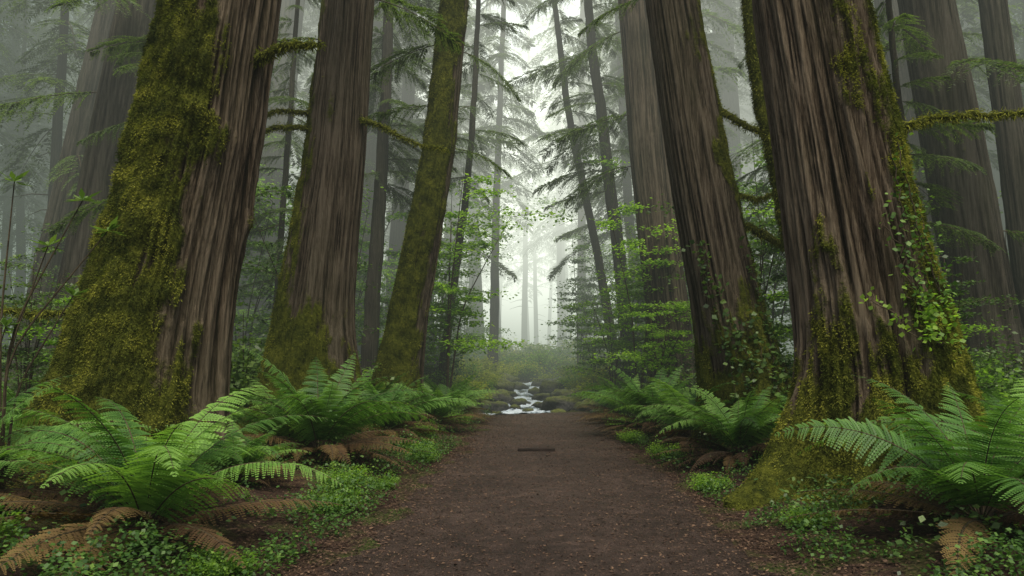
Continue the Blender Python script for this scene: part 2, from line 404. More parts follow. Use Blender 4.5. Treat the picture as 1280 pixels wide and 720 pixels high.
def big_tree(levels, roots, seed, mat, label, mossp, fuzz=0, boughs=(), mossb=(), zdet=8, nseg=220, dz=.03, fzmax=7, **kw):
    rg = np.random.default_rng(seed*3+1)
    bx, by = levels[0][1], levels[0][2]; bz = h1(bx, by)-.05
    e = add_obj('conifer_tree', None, (bx, by, bz), label=label, category='tree', group='giant conifers beside the path')
    V, F, rd, moss, Nrm = ring_tree(levels, roots, seed, nseg=nseg, dz=dz, zdet=zdet, mossp=mossp, **kw)
    add_obj('trunk', make_mesh('trunk', [(V.reshape(-1, 3), F, {'ridge': rd.ravel(), 'moss': moss.ravel()}, 0)], [mat], True), parent=e)
    if fuzz:
        p = moss_fuzz(V, Nrm, moss, fuzz, zmax=fzmax, rg=rg)
        if p: add_obj('moss', make_mesh('moss', [p], [M_moss]), parent=e)
    L = np.array(levels)
    for (z, az, ti, ln) in boughs:
        parts = []; x = np.interp(z, L[:, 0], L[:, 1])-bx; y = np.interp(z, L[:, 0], L[:, 2])-by
        r = np.interp(z, L[:, 0], L[:, 3])*.8
        place_bough(parts, np.array([x+r*math.cos(az), y+r*math.sin(az), z]), az, ti, ln, rg, fine=True)
        add_obj('branch', make_mesh('branch', parts, [M_conifer, M_twig]), parent=e)
    for (pts, r) in mossb:
        P = smooth_poly(np.array(pts, float)-np.array([bx, by, bz]), 40)
        P[1:] += rg.normal(0, .012, (39, 3))
        rr = np.linspace(r, r*.45, 40)*(1+.35*rg.random(40))
        parts = [tube(P, rr, 10, {'moss': 1., 'ridge': .5}, 0)]
        N = int(900*np.linalg.norm(np.diff(P, axis=0), axis=1).sum())
        k = rg.integers(0, 40, N); q = P[k]+rg.normal(0, .02, (N, 3)); d0 = norm(rg.normal(0, 1, (N, 3)))
        q = q+d0*rr[k][:, None]*.9
        d = norm(d0+np.array([0, 0, -.8])+rg.normal(0, .3, (N, 3)))*rg.uniform(.03, .09, N)[:, None]
        Vq, Fq = leaf_quads(q, d, norm(np.cross(d, rg.normal(0, 1, (N, 3))))*.006)
        parts.append((Vq, Fq, {'v': np.repeat(rg.uniform(.3, 1, N), 4)}, 1))
        add_obj('branch', make_mesh('branch', parts, [mat, M_moss]), parent=e, label='moss-covered bare branch')
    return e
pi = math.pi
big_tree([(-.5, -4.62, 9.3, 1.08), (0, -4.62, 9.3, 1.0), (.77, -4.58, 9.3, .91), (2.04, -4.40, 9.3, .82), (3.98, -4.05, 9.3, .73), (5.93, -3.8, 9.3, .66), (9, -3.45, 9.3, .6), (18, -2.7, 9.4, .42)],
         [(pi, .32, .48, .9), (-2.35, .26, .46, .8), (-1.5, .22, .34, .8), (-.35, .34, .28, .6), (1.5, .5, .4, .8), (-1.85, .14, .1, 3.5), (-1.0, .13, .10, 3)],
         11, M_bark_red, 'massive reddish conifer trunk heavily draped with moss', dict(t=-.06, n=2.3, dirs=[(pi*1.08, .85)], b=.9, h=1.4, r=.7), fuzz=150000, moss_disp=.09, lobes=.09, ridge=.075, nseg=360, dz=.026,
         mossb=[([(-3.3, 9.1, 5.35), (-2.9, 9, 5.5), (-2.4, 8.9, 5.48)], .055), ([(-5.2, 9.1, 2.15), (-5.8, 8.9, 2.1), (-6.6, 8.8, 2.2), (-7.3, 8.8, 2.35)], .03)])
big_tree([(-.5, 3.98, 8.4, 1.06), (0, 4.0, 8.4, .98), (.3, 4.05, 8.4, .92), (1.11, 4.12, 8.4, .82), (1.98, 4.02, 8.4, .755), (3.71, 3.77, 8.4, .645), (5.44, 3.53, 8.4, .595), (9, 3.1, 8.4, .52), (18, 2.3, 8.4, .38)],
         [(pi+.35, .20, .56, .7), (-1.95, .17, .52, .65), (-1.0, .24, .42, .75), (-.1, .33, .58, .85), (.9, .4, .4, .7), (2.2, .4, .4, .7), (-1.5, .13, .12, 3.2), (-2.4, .12, .14, 2.2), (-.6, .13, .12, 3)],
         23, M_bark_red, 'massive reddish-brown conifer with mossy spreading root buttresses', dict(t=-.62, n=2.3, dirs=[(-.05, .8)], b=1.7, h=1.6, r=1.7), fuzz=160000, moss_disp=.055, lobes=.09, ridge=.075, nseg=360, dz=.026,
         mossb=[([(4.2, 8.3, 4.1), (4.8, 8.2, 4.3), (5.6, 8.1, 4.32), (6.6, 8, 4.25), (7.6, 8, 4.4)], .03)])
big_tree([(-.5, -3.75, 14, 1.15), (0, -3.75, 14, 1.0), (1.12, -3.75, 14, .84), (2.33, -3.72, 14, .69), (5.36, -3.42, 14, .55), (8.39, -3.24, 14, .48), (20, -2.6, 14, .3)],
         [(pi, .35, .4, .7), (-2.2, .3, .3, .8), (-1.3, .3, .3, .7), (-.3, .35, .3, .6), (-1.8, .14, .1, 3)],
         31, M_bark_brn, 'tall brown conifer trunk with a mossy base', dict(t=-.7, n=1.9, dirs=[(pi, .6)], b=1.7, h=2.2, r=.6), fuzz=26000, zdet=10, dz=.045, nseg=220,
         boughs=[(7.6, -2.6, -.1, 2.0), (9.4, -1.6, -.3, 2.2), (8.6, .2, -.1, 1.9)],
         mossb=[([(-3.8, 13.8, 6.0), (-4.4, 13.4, 5.9), (-4.9, 13.1, 5.5), (-5.3, 12.9, 5.35)], .05), ([(-3.9, 13.8, 6.3), (-4.4, 13.5, 6.25), (-4.75, 13.3, 6.0)], .04),
                ([(-3.0, 13.8, 6.2), (-2.5, 13.6, 6.0), (-1.9, 13.4, 5.6), (-1.2, 13.2, 5.4)], .04)])
big_tree([(-.5, -2.72, 17, .72), (0, -2.7, 17, .6), (1.04, -2.6, 17, .52), (2.51, -2.37, 17, .43), (6.19, -1.73, 17, .35), (9.87, -1.39, 17, .31), (18, -.9, 17, .2)],
         [(pi, .4, .25, .6), (-1.2, .4, .2, .6), (0, .4, .15, .5)],
         41, M_bark_brn, 'slender leaning conifer trunk coated in green moss', dict(t=.28, n=1.4, dirs=[(pi*1.15, .55)], b=.5, h=1.0), fuzz=34000, zdet=11, dz=.05, nseg=140, fzmax=11, ridge=.03, moss_disp=.05,
         boughs=[(6.4, -.2, -.15, 1.5), (7.4, -2.8, -.1, 1.7), (9.0, 2.9, -.1, 2.4), (8.8, .1, -.25, 1.7), (10.4, -2.5, -.3, 2.4)])
big_tree([(-.5, 4.15, 13, 1.0), (0, 4.12, 13, .88), (1.15, 4.0, 13, .7), (2.27, 3.78, 13, .6), (5.09, 3.32, 13, .53), (7.9, 2.95, 13, .46), (20, 1.6, 13, .3)],
         [(.1, .35, .4, .8), (-1.0, .3, .3, .6), (-2.0, .3, .2, .5), (pi, .4, .2, .5), (-1.55, .13, .07, 3)],
         53, M_bark_brn, 'tall leaning brown conifer with ivy and moss at its foot', dict(t=-.6, n=1.9, dirs=[(.0, .65)], b=1.7, h=2.3, r=.6), fuzz=28000, zdet=10, dz=.045, nseg=220,
         boughs=[(8.2, 2.9, -.1, 1.4)],
         mossb=[([(3.7, 12.8, 6.0), (4.1, 12.5, 5.6), (4.5, 12.3, 5.35), (5.0, 12.1, 5.3)], .055), ([(4.1, 12.7, 3.9), (4.4, 12.4, 3.6), (4.8, 12.2, 3.35), (5.1, 12.1, 2.9)], .06),
                ([(3.9, 12.8, 4.5), (4.2, 12.5, 4.3), (4.5, 12.3, 4.4)], .035)])
big_tree([(-.5, 4.95, 22, 1.0), (0, 4.9, 22, .85), (1.2, 4.8, 22, .7), (2.8, 4.66, 22, .63), (7.57, 4.2, 22, .6), (12.3, 3.9, 22, .56), (24, 3.2, 22, .35)],
         [(.1, .4, .3, .8), (-1.2, .3, .3, .6), (pi, .4, .3, .5)],
         61, M_bark_brn, 'straight grey-brown conifer trunk fading into mist', dict(t=-.9, n=1.6, dirs=[(.0, .3)], b=.8, h=1.), zdet=13, dz=.06, nseg=130,
         boughs=[(7.5, 2.8, -.1, 2.3), (9.0, 3.4, -.2, 2.6), (11.8, 2.9, -.3, 2.6), (8.5, .1, -.1, 2.2)])
for lv, sd, bg in [
    ([(-.5, -12.05, 20, .95), (0, -12, 20, .85), (1.5, -11.8, 20, .7), (11.3, -10.5, 20, .58), (26, -9, 20, .35)], 71, [(8.5, -2.5, -.2, 3), (10, .1, -.3, 3), (11, -1.6, -.2, 3)]),
    ([(-.5, -15.9, 24, .75), (0, -15.8, 24, .7), (1.5, -15.5, 24, .55), (13.3, -13.6, 24, .42), (26, -12, 24, .3)], 72, [(8, -1, -.2, 3), (9.5, -.3, -.2, 3), (12, .1, -.3, 3)]),
    ([(-.5, -10.7, 30, 1.1), (0, -10.7, 30, 1.0), (1.5, -10.5, 30, .8), (16, -9.5, 30, .66), (30, -8.6, 30, .45)], 73, [(10, -1, -.2, 3.5), (12, -.3, -.2, 3), (14, -2, -.3, 3)]),
    ([(-.5, 11.8, 18, 1.0), (0, 11.75, 18, .9), (1.5, 11.6, 18, .74), (10.4, 10.55, 18, .62), (26, 9, 18, .4)], 74, [(8.5, -1.5, -.2, 3), (9.5, 2.9, -.3, 3), (4.4, -.6, -.2, 2.2)]),
    ([(-.5, 14.9, 24, .7), (0, 14.8, 24, .65), (1.5, 14.5, 24, .48), (13.3, 12.7, 24, .36), (26, 11.5, 24, .25)], 75, [(8, -2, -.2, 3), (10, 3, -.2, 3), (12, -1, -.2, 3)]),
    ([(-.5, 13.6, 19, .6), (0, 13.6, 19, .55), (1.5, 13.5, 19, .4), (11, 12.9, 19, .32), (26, 12, 19, .2)], 76, [(7, -1.3, -.2, 2.5), (9, 2.8, -.2, 2.5)]),
]:
    big_tree(lv, [(.1, .4, .3, .8), (-1.2, .3, .3, .6), (pi, .4, .3, .5), (-2.2, .3, .2, .8)], sd, M_bark_far, 'huge dark conifer trunk standing in mist', dict(t=-.9, n=1.6, dirs=[(pi, .3)], b=.8, h=1.), zdet=14, dz=.08, nseg=90, boughs=bg)

def thin_tree(pts, r0, r1, label, mossy=0., boughs=0, z0=4, seed=1, name='slender_tree', bl=2.0, mat=None, tilt=-.1):
    rg = np.random.default_rng(seed); P = np.array(pts, float); b = P[0].copy(); b[2] = h1(b[0], b[1])-.1
    e = add_obj(name, None, tuple(b), label=label, category='tree')
    Q = smooth_poly(P-np.array([b[0], b[1], 0]), 60); Q[1:, :2] += np.cumsum(rg.normal(0, .012, (59, 2)), 0)
    rr = np.linspace(r0, r1, 60)*(1+.6*np.exp(-np.linspace(0, 60, 60)/2.5))
    mat = mat or M_bark_far
    add_obj('trunk', make_mesh('trunk', [tube(Q, rr*(1+.1*rg.random(60)), 14, {'moss': mossy, 'ridge': .5})], [mat], True), parent=e)
    if mossy > .6:
        N = 16000; k = rg.random(N)*58; ki = k.astype(int); q = Q[ki]*(1-(k-ki))[:, None]+Q[ki+1]*(k-ki)[:, None]
        d0 = norm(rg.normal(0, 1, (N, 3))*np.array([1, 1, .3])); q = q+d0*rr[ki][:, None]
        d = norm(d0+np.array([0, 0, -.8])+rg.normal(0, .3, (N, 3)))*rg.uniform(.03, .08, N)[:, None]
        Vq, Fq = leaf_quads(q, d, norm(np.cross(d, rg.normal(0, 1, (N, 3))))*.006)
        add_obj('moss', make_mesh('moss', [(Vq, Fq, {'v': np.repeat(np.clip(fbm(q[:, 0]*5, q[:, 1]*5, q[:, 2]*4, seed=3)+.1+rg.normal(0, .15, N), 0, 1), 4)}, 0)], [M_moss]), parent=e)
    if boughs:
        parts = []
        zt = Q[-1, 2]
        for k in range(boughs):
            z = z0+(zt-z0)*(k+rg.random())/boughs
            i_ = np.argmin(abs(Q[:, 2]-z)); f = (z-z0)/(zt-z0)
            place_bough(parts, Q[i_], rg.uniform(0, 2*pi), tilt+rg.uniform(-.2, .2), bl*rg.uniform(.6, 1.2)*(1-.5*f), rg, fine=b[1] < 32)
        add_obj('crown', make_mesh('crown', parts, [M_conifer, M_twig]), parent=e)
    return e
thin_tree([(4.95, 12.2, 0), (4.85, 12.2, 1.8), (4.7, 12.1, 2.9), (4.42, 12, 4.2), (4.1, 12, 5.7), (3.9, 12, 7.4), (3.8, 12, 11)], .15, .09, 'thin crooked tree trunk wrapped in moss', 1., seed=2)
thin_tree([(4.3, 26, 0), (3.6, 26, 7), (2.85, 26, 14), (2.3, 26, 22)], .26, .1, 'dark slender conifer with drooping boughs', 0, 46, 7.5, 3, bl=2.6)
thin_tree([(-2.35, 24, 0), (-2.0, 24, 3), (-1.35, 24, 8), (-1.0, 24, 14), (-.8, 24, 21)], .16, .05, 'slim young conifer with drooping boughs', .3, 36, 7.5, 4, bl=2.0)
thin_tree([(4.1, 28, 0), (3.2, 28, 6), (2.1, 28, 12), (1.5, 28, 17), (1.2, 28, 24)], .18, .06, 'thin leaning misty tree trunk', 0, 32, 10, 5, bl=2.2)
thin_tree([(-4.3, 22, 0), (-4.1, 22, 5), (-3.8, 22, 12), (-3.6, 22, 20)], .25, .1, 'dark slender conifer with drooping boughs', 0, 50, 6.5, 6, bl=2.6)
thin_tree([(-5.9, 30, 0), (-5.7, 30, 8), (-5.5, 30, 24)], .5, .25, 'straight misty conifer trunk', 0, 60, 9, 7, bl=3.4)
thin_tree([(-.9, 36, 0), (-.6, 36, 10), (-.3, 36, 27)], .24, .08, 'misty conifer with drooping boughs', 0, 60, 11, 8, bl=3.0)
thin_tree([(6.0, 33, 0), (5.4, 33, 8), (4.9, 33, 26)], .3, .1, 'misty conifer with drooping boughs', 0, 80, 7, 9, bl=3.4)
thin_tree([(-8.2, 17, 0), (-8.5, 17, 4), (-8.0, 17, 13)], .11, .05, 'thin dark understory conifer', .3, 22, 5, 10, bl=2.0)
thin_tree([(9.0, 16, 0), (8.8, 16, 4), (8.2, 16, 13)], .11, .05, 'thin dark understory conifer', .3, 26, 4.5, 12, bl=2.0)
thin_tree([(7.2, 19, 0), (7.3, 19, 4), (6.9, 19, 14)], .13, .05, 'thin dark understory conifer', .3, 36, 3.5, 13, bl=2.0)
thin_tree([(-6.9, 21, 0), (-6.7, 21, 4), (-6.2, 21, 16)], .12, .05, 'thin dark understory conifer', .3, 36, 3.5, 14, bl=2.0)
thin_tree([(-9.6, 22, 0), (-9.4, 22, 6), (-9.2, 22, 17)], .16, .05, 'thin dark understory conifer', .3, 34, 5, 16, bl=2.4)
thin_tree([(10.2, 21, 0), (9.9, 21, 6), (9.2, 21, 17)], .16, .05, 'thin dark understory conifer', .3, 38, 5, 17, bl=2.4)

# ------------------------------------------------------------ background conifers
def bg_conifer(seed, Hh, r0, z0, nb, bl):
    rg = np.random.default_rng(seed)
    zs = np.linspace(-.4, Hh, 24); Q = np.stack([np.cumsum(rg.normal(0, .03, 24)), np.cumsum(rg.normal(0, .03, 24)), zs], 1); Q[:, :2] -= Q[0, :2]
    rr = r0*(1-.85*np.linspace(0, 1, 24))*(1+.5*np.exp(-np.clip(zs, 0, 99)/.7))
    tm = make_mesh('trunk', [tube(Q, rr, 16, {'ridge': .5, 'moss': .1})], [M_bark_far], True)
    parts = []
    for k in range(nb):
        f = ((k+rg.random())/nb)**.9; z = z0+(Hh-z0-.3)*f
        i_ = np.argmin(abs(zs-z))
        place_bough(parts, np.array([Q[i_, 0], Q[i_, 1], z]), k*2.4+rg.uniform(-.6, .6), rg.uniform(-.3, .15), bl*(1.05-f)*rg.uniform(.6, 1.2)+.4, rg, sparse=.8)
    for k in range(10):
        z = rg.uniform(z0*.3, z0); az = rg.uniform(0, 2*pi); l = rg.uniform(.5, 1.8)
        parts.append(tube([(0, 0, z), (math.cos(az)*l*.5, math.sin(az)*l*.5, z-.05), (math.cos(az)*l, math.sin(az)*l, z-.3)], [.03, .02, .008], 4, {'v': .3}, 1))
    cm = make_mesh('crown', parts, [M_conifer, M_twig])
    return tm, cm
BGV = [bg_conifer(201, 30, .6, 11, 80, 4.6), bg_conifer(202, 36, .8, 15, 80, 5.2), bg_conifer(203, 24, .3, 6, 75, 3.4), bg_conifer(204, 28, .45, 9, 80, 4.0), bg_conifer(205, 34, .26, 10, 75, 3.6)]
rg = np.random.default_rng(99); placed = [(4.2, 44.), (-3.6, 43.), (-1.0, 57.)]
tries = 0
while len(placed) < 184 and tries < 9000:
    tries += 1
    y = 27+68*rg.random()**1.15; x = rg.uniform(-.8, .8)*y
    if abs(x-1.2-(.02*y)) < (2.8+.03*y if y < 56 else 0.0): continue
    if abs(x) < 11 and y < 30: continue
    if any((x-a)**2+(y-b)**2 < 5 for a, b in placed): continue
    if float(sdist(np.array([x]), np.array([y]))[0]) < 2: continue
    placed.append((x, y))
for (x, y) in placed:
    v_ = int(rg.integers(5)); s = rg.uniform(.8, 1.2); z = h1(x, y)-.05
    if abs(x-1.2-.02*y) < 2.8+.03*y: v_ = 4
    e = add_obj('conifer_tree', None, (x, y, z), (rg.normal(0, .025), rg.normal(0, .025), rg.uniform(0, 6.28)), s, label='tall conifer fading into the forest mist', category='tree', group='misty conifers deep in the forest')
    add_obj('trunk', BGV[v_][0], parent=e); add_obj('crown', BGV[v_][1], parent=e)

# ------------------------------------------------------------ ferns
def frond(az, L, W, e0, e1, rg, nP=40, nQ=9):
    n_ = 60; s = np.linspace(0, 1, n_)
    el = e0-(e0-e1)*s**1.3; azs = az+rg.normal(0, .2)*s**2
    T = np.stack([np.cos(el)*np.cos(azs), np.cos(el)*np.sin(azs), np.sin(el)], 1)
    P = np.cumsum(T, 0)*L/n_; roll = rg.normal(0, .25)
    side0 = np.stack([-np.sin(azs), np.cos(azs), 0*s], 1)
    N0 = norm(np.cross(side0, T)); N0 = np.where(N0[:, 2:3] < 0, -N0, N0)
    S = side0*math.cos(roll)+N0*math.sin(roll); N = norm(np.cross(S, T)); N = np.where(N[:, 2:3] < 0, -N, N)
    Bs, Ds, Ss, Cs = [], [], [], []
    sp = .11+.89*(np.arange(nP)+.5)/nP
    w = np.where(sp < .34, ((sp-.02)/.32)**.55, np.clip(1-(sp-.34)/.66, 0, 1)**.75)*W
    idx = np.clip((sp*(n_-1)).astype(int), 0, n_-1)
    dpin = L*.89/nP
    for sd in (-1, 1):
        wj = w*rg.uniform(.86, 1.08, nP)
        Dp = norm(S[idx]*sd*.95+T[idx]*(.25+.35*sp[:, None])+rg.normal(0, .05, (nP, 3))-N[idx]*(.12+rg.uniform(-.08, .12, (nP, 1))))
        q = (np.arange(nQ)+.6)/nQ
        pos = P[idx][:, None]+Dp[:, None]*(q[None, :, None]*wj[:, None, None])
        pos = pos-np.array([0, 0, 1])*(q[None, :, None]**2*wj[:, None, None]*.22)
        Tp = norm(np.cross(N[idx], Dp))
        for s2 in (-1, 1):
            ll = dpin*.78*(1-.72*q**1.6)[None, :]*np.clip(wj/W*1.6, .4, 1)[:, None]
            dd = norm(Tp[:, None]*s2*.9+Dp[:, None]*.5+N[idx][:, None]*.10)*ll[..., None]
            ss = Dp[:, None]*(wj/nQ*.80)[:, None, None]*np.ones((1, nQ, 1))*(1-.3*q)[None, :, None]
            Bs.append(pos.reshape(-1, 3)); Ds.append(dd.reshape(-1, 3)); Ss.append(ss.reshape(-1, 3))
            Cs.append((np.ones((nP, nQ))*.5+.25*(q[None]-.5)+.3*sp[:, None]-.15+rg.uniform(-.1, .1, (nP, 1))).ravel())
    B = np.concatenate(Bs); Dd = np.concatenate(Ds); Sx = np.concatenate(Ss); C = np.concatenate(Cs)+rg.uniform(-.28, .25)
    V, F = leaf_quads(B, Dd, Sx, m=.35)
    out = [(V, F, {'v': np.repeat(np.clip(C, 0, 1), 4)}, 0)]
    r = tube(P[::4], np.linspace(.007, .002, len(P[::4])), 4, {'v': .35}, 1); out.append(r)
    return out
def fern_mesh(seed, nf, L, W):
    rg = np.random.default_rng(seed); g_, d_ = [], []
    for k in range(nf):
        az = k*2*pi/nf*1.0+rg.uniform(-.2, .2); inner = (k % 3 == 0)
        e0 = D2R(rg.uniform(66, 82) if inner else rg.uniform(48, 64)); e1 = D2R(rg.uniform(-10, 28) if inner else rg.uniform(-45, -18))
        g_ += frond(az, L*rg.uniform(.85, 1.12)*(.88 if inner else 1), W*rg.uniform(.85, 1.1), e0, e1, rg)
    for k in range(int(nf*1.0)):
        d_ += frond(rg.uniform(0, 2*pi), L*rg.uniform(.65, 1.0), W*.65, D2R(rg.uniform(5, 32)), D2R(rg.uniform(-32, -10)), rg, 28, 7)
    return make_mesh('fern', g_, [M_fern, M_twig]), make_mesh('dead_fronds', d_, [M_fern_dead, M_twig])
FV = [fern_mesh(301, 18, 1.7, .28), fern_mesh(302, 22, 1.6, .24), fern_mesh(303, 24, 1.5, .22), fern_mesh(304, 18, 1.65, .27)]
def fern(x, y, s, v_, rot, label='lush green fern clump with brown lower fronds'):
    z = h1(x, y)
    e = add_obj('fern', FV[v_][0], (x, y, z+.05), (0, 0, rot), s, label=label, category='fern', group='ferns lining the path')
    add_obj('dead_fronds', FV[v_][1], parent=e, label='withered brown fronds')
for f in [(-2.85, 5.9, 1.1, 0, 1.3), (-2.65, 10.3, 1.25, 1, 1.), (-1.75, 16.3, 1.1, 2, 2), (2.95, 15.6, 1.2, 1, .3), (3.3, 10.9, 1.15, 2, 2.2), (3.65, 5.9, 1.12, 3, 2.2),
          (5.1, 6.9, 1.1, 0, 1.4), (-7.6, 11.5, 1.1, 2, 0), (-4.8, 6.4, 1.1, 3, .9), (-2.3, 13.3, 1.1, 3, .1), (3.1, 13.0, 1.1, 0, 4), (-3.5, 11.8, 1.1, 0, 2.6), (4.6, 11.2, .9, 1, 5), (-1.6, 19.3, 1.0, 1, 3), (2.95, 18.4, 1.1, 3, 3.3), (-6.5, 8.6, 1., 1, 3), (6.6, 9.6, 1., 2, 3),
          (-1.6, 21.6, .8, 2, 1), (2.9, 21.0, .9, 0, 1), (3.6, 14.4, 1., 2, 5), (-2.9, 15.4, 1.0, 0, 3), (-3.0, 8.1, .7, 2, 2)]:
    fern(*f)
rg = np.random.default_rng(5); fp = []
while len(fp) < 46:
    y = rg.uniform(9, 32); x = rg.uniform(-.7, .7)*y
    if abs(x-pcx(y)) < 3.0+.02*y or float(sdist(np.array([x]), np.array([y]))[0]) < 2: continue
    if any((x-a)**2+(y-b)**2 < 1.5 for a, b in fp) or any((x-a)**2+(y-b)**2 < 1.8 for a, b in [(-4.6, 9.3), (4, 8.4), (-3.75, 14), (4.1, 13)]): continue
    fp.append((x, y)); fern(x, y, rg.uniform(.65, 1.0), int(rg.integers(4)), rg.uniform(0, 6))

# ------------------------------------------------------------ shrubs and saplings
def leaf_cloud(P, rg, ll, up=.6, asp=.3, colbias=0.):
    N = len(P)
    d = norm(rg.normal(0, 1, (N, 3))*np.array([1, 1, .35])+np.array([0, 0, -.15]))
    nrm = norm(rg.normal(0, .45, (N, 3))+np.array([0, 0, up]))
    s = norm(np.cross(d, nrm)); L = (ll*rg.uniform(.6, 1.3, N))[:, None]
    V, F = leaf_quads(P, d*L, s*L*asp)
    return V, F, np.repeat(np.clip(rg.normal(.45+colbias, .17, N), 0, 1), 4)
def shrub_mesh(seed, R, Hh, nst, nl, ll, mat):
    rg = np.random.default_rng(seed); parts = []; C = []
    for k in range(nst):
        az = rg.uniform(0, 2*pi); rr = R*math.sqrt(rg.random()); h = Hh*rg.uniform(.45, 1)*(1-.4*rr/R)
        tip = np.array([math.cos(az)*rr, math.sin(az)*rr, h])
        pts = smooth_poly([(0, 0, -.05), tip*np.array([.3, .3, .5]), tip], 8)
        parts.append(tube(pts, np.linspace(.014, .004, 8), 4, {'v': .3}, 1))
        m = nl//nst; t = rg.uniform(.35, 1.08, m)
        c = np.array([[np.interp(a, np.linspace(0, 1, 8), pts[:, q]) for q in range(3)] for a in t])
        c += rg.normal(0, 1, (m, 3))*np.array([.16, .16, .09])*R*(.4+t[:, None]*.6)
        c[:, 2] = np.maximum(c[:, 2], .03); C.append(c)
    V, F, col = leaf_cloud(np.concatenate(C), rg, ll)
    parts.insert(0, (V, F, {'v': col}, 0))
    return make_mesh('shrub', parts, [mat, M_twig])
SH = [shrub_mesh(401, .8, 1.0, 26, 2600, .075, M_shrub), shrub_mesh(402, 1.2, 1.9, 34, 4200, .09, M_shrub), shrub_mesh(403, 1.0, 1.3, 30, 3600, .10, M_maple), shrub_mesh(404, 1.0, 1.2, 22, 4000, .10, M_rust)]
def shrub(x, y, s, v_, lab=None):
    labs = ['dense dark green leafy shrub on the forest floor']*2+['bright green leafy shrub in soft light', 'yellow-green leafy shrub near the stream']
    add_obj('shrub', SH[v_], (x, y, h1(x, y)-.03), (0, 0, x*7.7+y), s, label=labs[v_], category='shrub', group='shrubs of the forest understory')
for a in [(-1.8, 24.8, .8, 2), (-2.2, 26.5, 1, 3), (-3.2, 25, 1.3, 1), (-3.6, 28, 1.5, 1), (-2.1, 29.5, 1., 2), (-1.7, 33, 1.1, 3), (-2.9, 36, 1.6, 2), (-.9, 38, 1.2, 2), (3.4, 24.8, .9, 2), (3.7, 27, 1.2, 3), (3.2, 29.8, .9, 2), (3.8, 31, 1.4, 2),
          (3.1, 34, 1.1, 3), (1.3, 38.5, 1.5, 2), (.2, 41, 1.6, 3), (2.2, 43, 1.8, 2), (-1.5, 44, 1.8, 2), (4.6, 25, 1.4, 1), (5.2, 20, 1.1, 0), (3.6, 21.5, .9, 2), (-2.6, 21.5, 1.0, 0), (-2.9, 19.3, .8, 0), (4.2, 17.6, 1., 0), (3.9, 38, 1.6, 2), (0.9, 48, 2.0, 3), (-3.5, 47, 2.3, 2), (5, 46, 2.3, 3),
          (-.2, 36.5, 1.0, 3), (.5, 36.5, .9, 2), (-1.1, 31.8, .8, 3), (-1.5, 26.8, .7, 3), (2.8, 31.8, .8, 3), (-.4, 34.8, .9, 3), (1.9, 35.8, .9, 3), (-1.2, 29.6, .7, 3), (2.5, 35.6, .9, 2), (3.0, 26.6, .8, 3), (-1.7, 31.0, .9, 3),
          (-1.4, 35.5, 1.2, 3), (3.3, 36.5, 1.2, 3), (.9, 39.8, 1.3, 2), (-.4, 40, 1.4, 2), (2.6, 39.5, 1.3, 3), (-2.4, 31.2, 1.1, 2), (2.6, 30.2, .8, 2), (2.9, 28.9, .8, 3), (.5, 37, 1.1, 3), (-3.0, 29, 1.3, 3), (3.9, 29.2, 1.3, 3), (-2.9, 33.5, 1.4, 3), (4.3, 34.5, 1.4, 3), (-1.2, 25.9, .5, 3), (-1.2, 28.2, .6, 2), (2.4, 31.0, .6, 3), (-2.6, 23.6, 1.0, 1), (-4.2, 23, 1.3, 1)]:
    shrub(*a)
rg = np.random.default_rng(6); sp_ = []
while len(sp_) < 110:
    y = rg.uniform(13, 60); x = rg.uniform(-.75, .75)*y
    if abs(x-pcx(y)) < 3.8+.03*y or float(sdist(np.array([x]), np.array([y]))[0]) < 2: continue
    sp_.append((x, y)); shrub(x, y, rg.uniform(.8, 1.5) if y < 24 else rg.uniform(.9, 1.9), int(rg.choice([0, 1, 1, 2, 2, 3])))
for (x, y, s) in [(-1.75, 7.6, .28), (-1.9, 8.6, .3), (-1.55, 9.0, .22), (-1.35, 11.5, .28), (-1.5, 12.2, .3), (2.35, 9.0, .25), (2.45, 12.0, .3), (2.3, 14.3, .3), (-1.7, 14.4, .35), (-2.0, 5.2, .25), (2.6, 6.7, .22), (-3.6, 5.0, .35), (2.5, 17, .35), (-1.3, 17.9, .35), (4.4, 5.4, .3)]:
    shrub(x, y, s, 2)

def maple_mesh(seed, Hh, nst, spread, nl, ll, mat):
    rg = np.random.default_rng(seed); wood, C = [], []
    for k in range(nst):
        az = rg.uniform(0, 2*pi); lean = rg.uniform(.1, .35)*Hh
        tip = np.array([math.cos(az)*lean, math.sin(az)*lean, Hh*rg.uniform(.75, 1)])
        pts = smooth_poly([(0, 0, -.1), (tip[0]*.2, tip[1]*.2, tip[2]*.5), tip], 16)
        wood.append(tube(pts, np.linspace(.03, .006, 16), 6, {'v': .3}, 0))
        for b in range(9):
            i_ = rg.integers(4, 16); a2 = rg.uniform(0, 2*pi); l = spread*rg.uniform(.4, 1)
            e = pts[i_]+np.array([math.cos(a2)*l, math.sin(a2)*l, rg.uniform(-.05, .3)*l])
            bp = smooth_poly([pts[i_], (pts[i_]+e)/2+np.array([0, 0, .1*l]), e], 8)
            wood.append(tube(bp, np.linspace(.009, .003, 8), 4, {'v': .3}, 0))
            m = nl//(nst*9); t = rg.uniform(.25, 1.1, m)
            c = np.stack([np.interp(t, np.linspace(0, 1, 8), bp[:, q]) for q in range(3)], 1)
            c += rg.normal(0, 1, (m, 3))*np.array([.2, .2, .035])*l; C.append(c)
    V, F, col = leaf_cloud(np.concatenate(C), rg, ll, up=1.5, asp=.36)
    return make_mesh('trunk', wood, [M_twig], True), make_mesh('crown', [(V, F, {'v': col}, 0)], [mat])
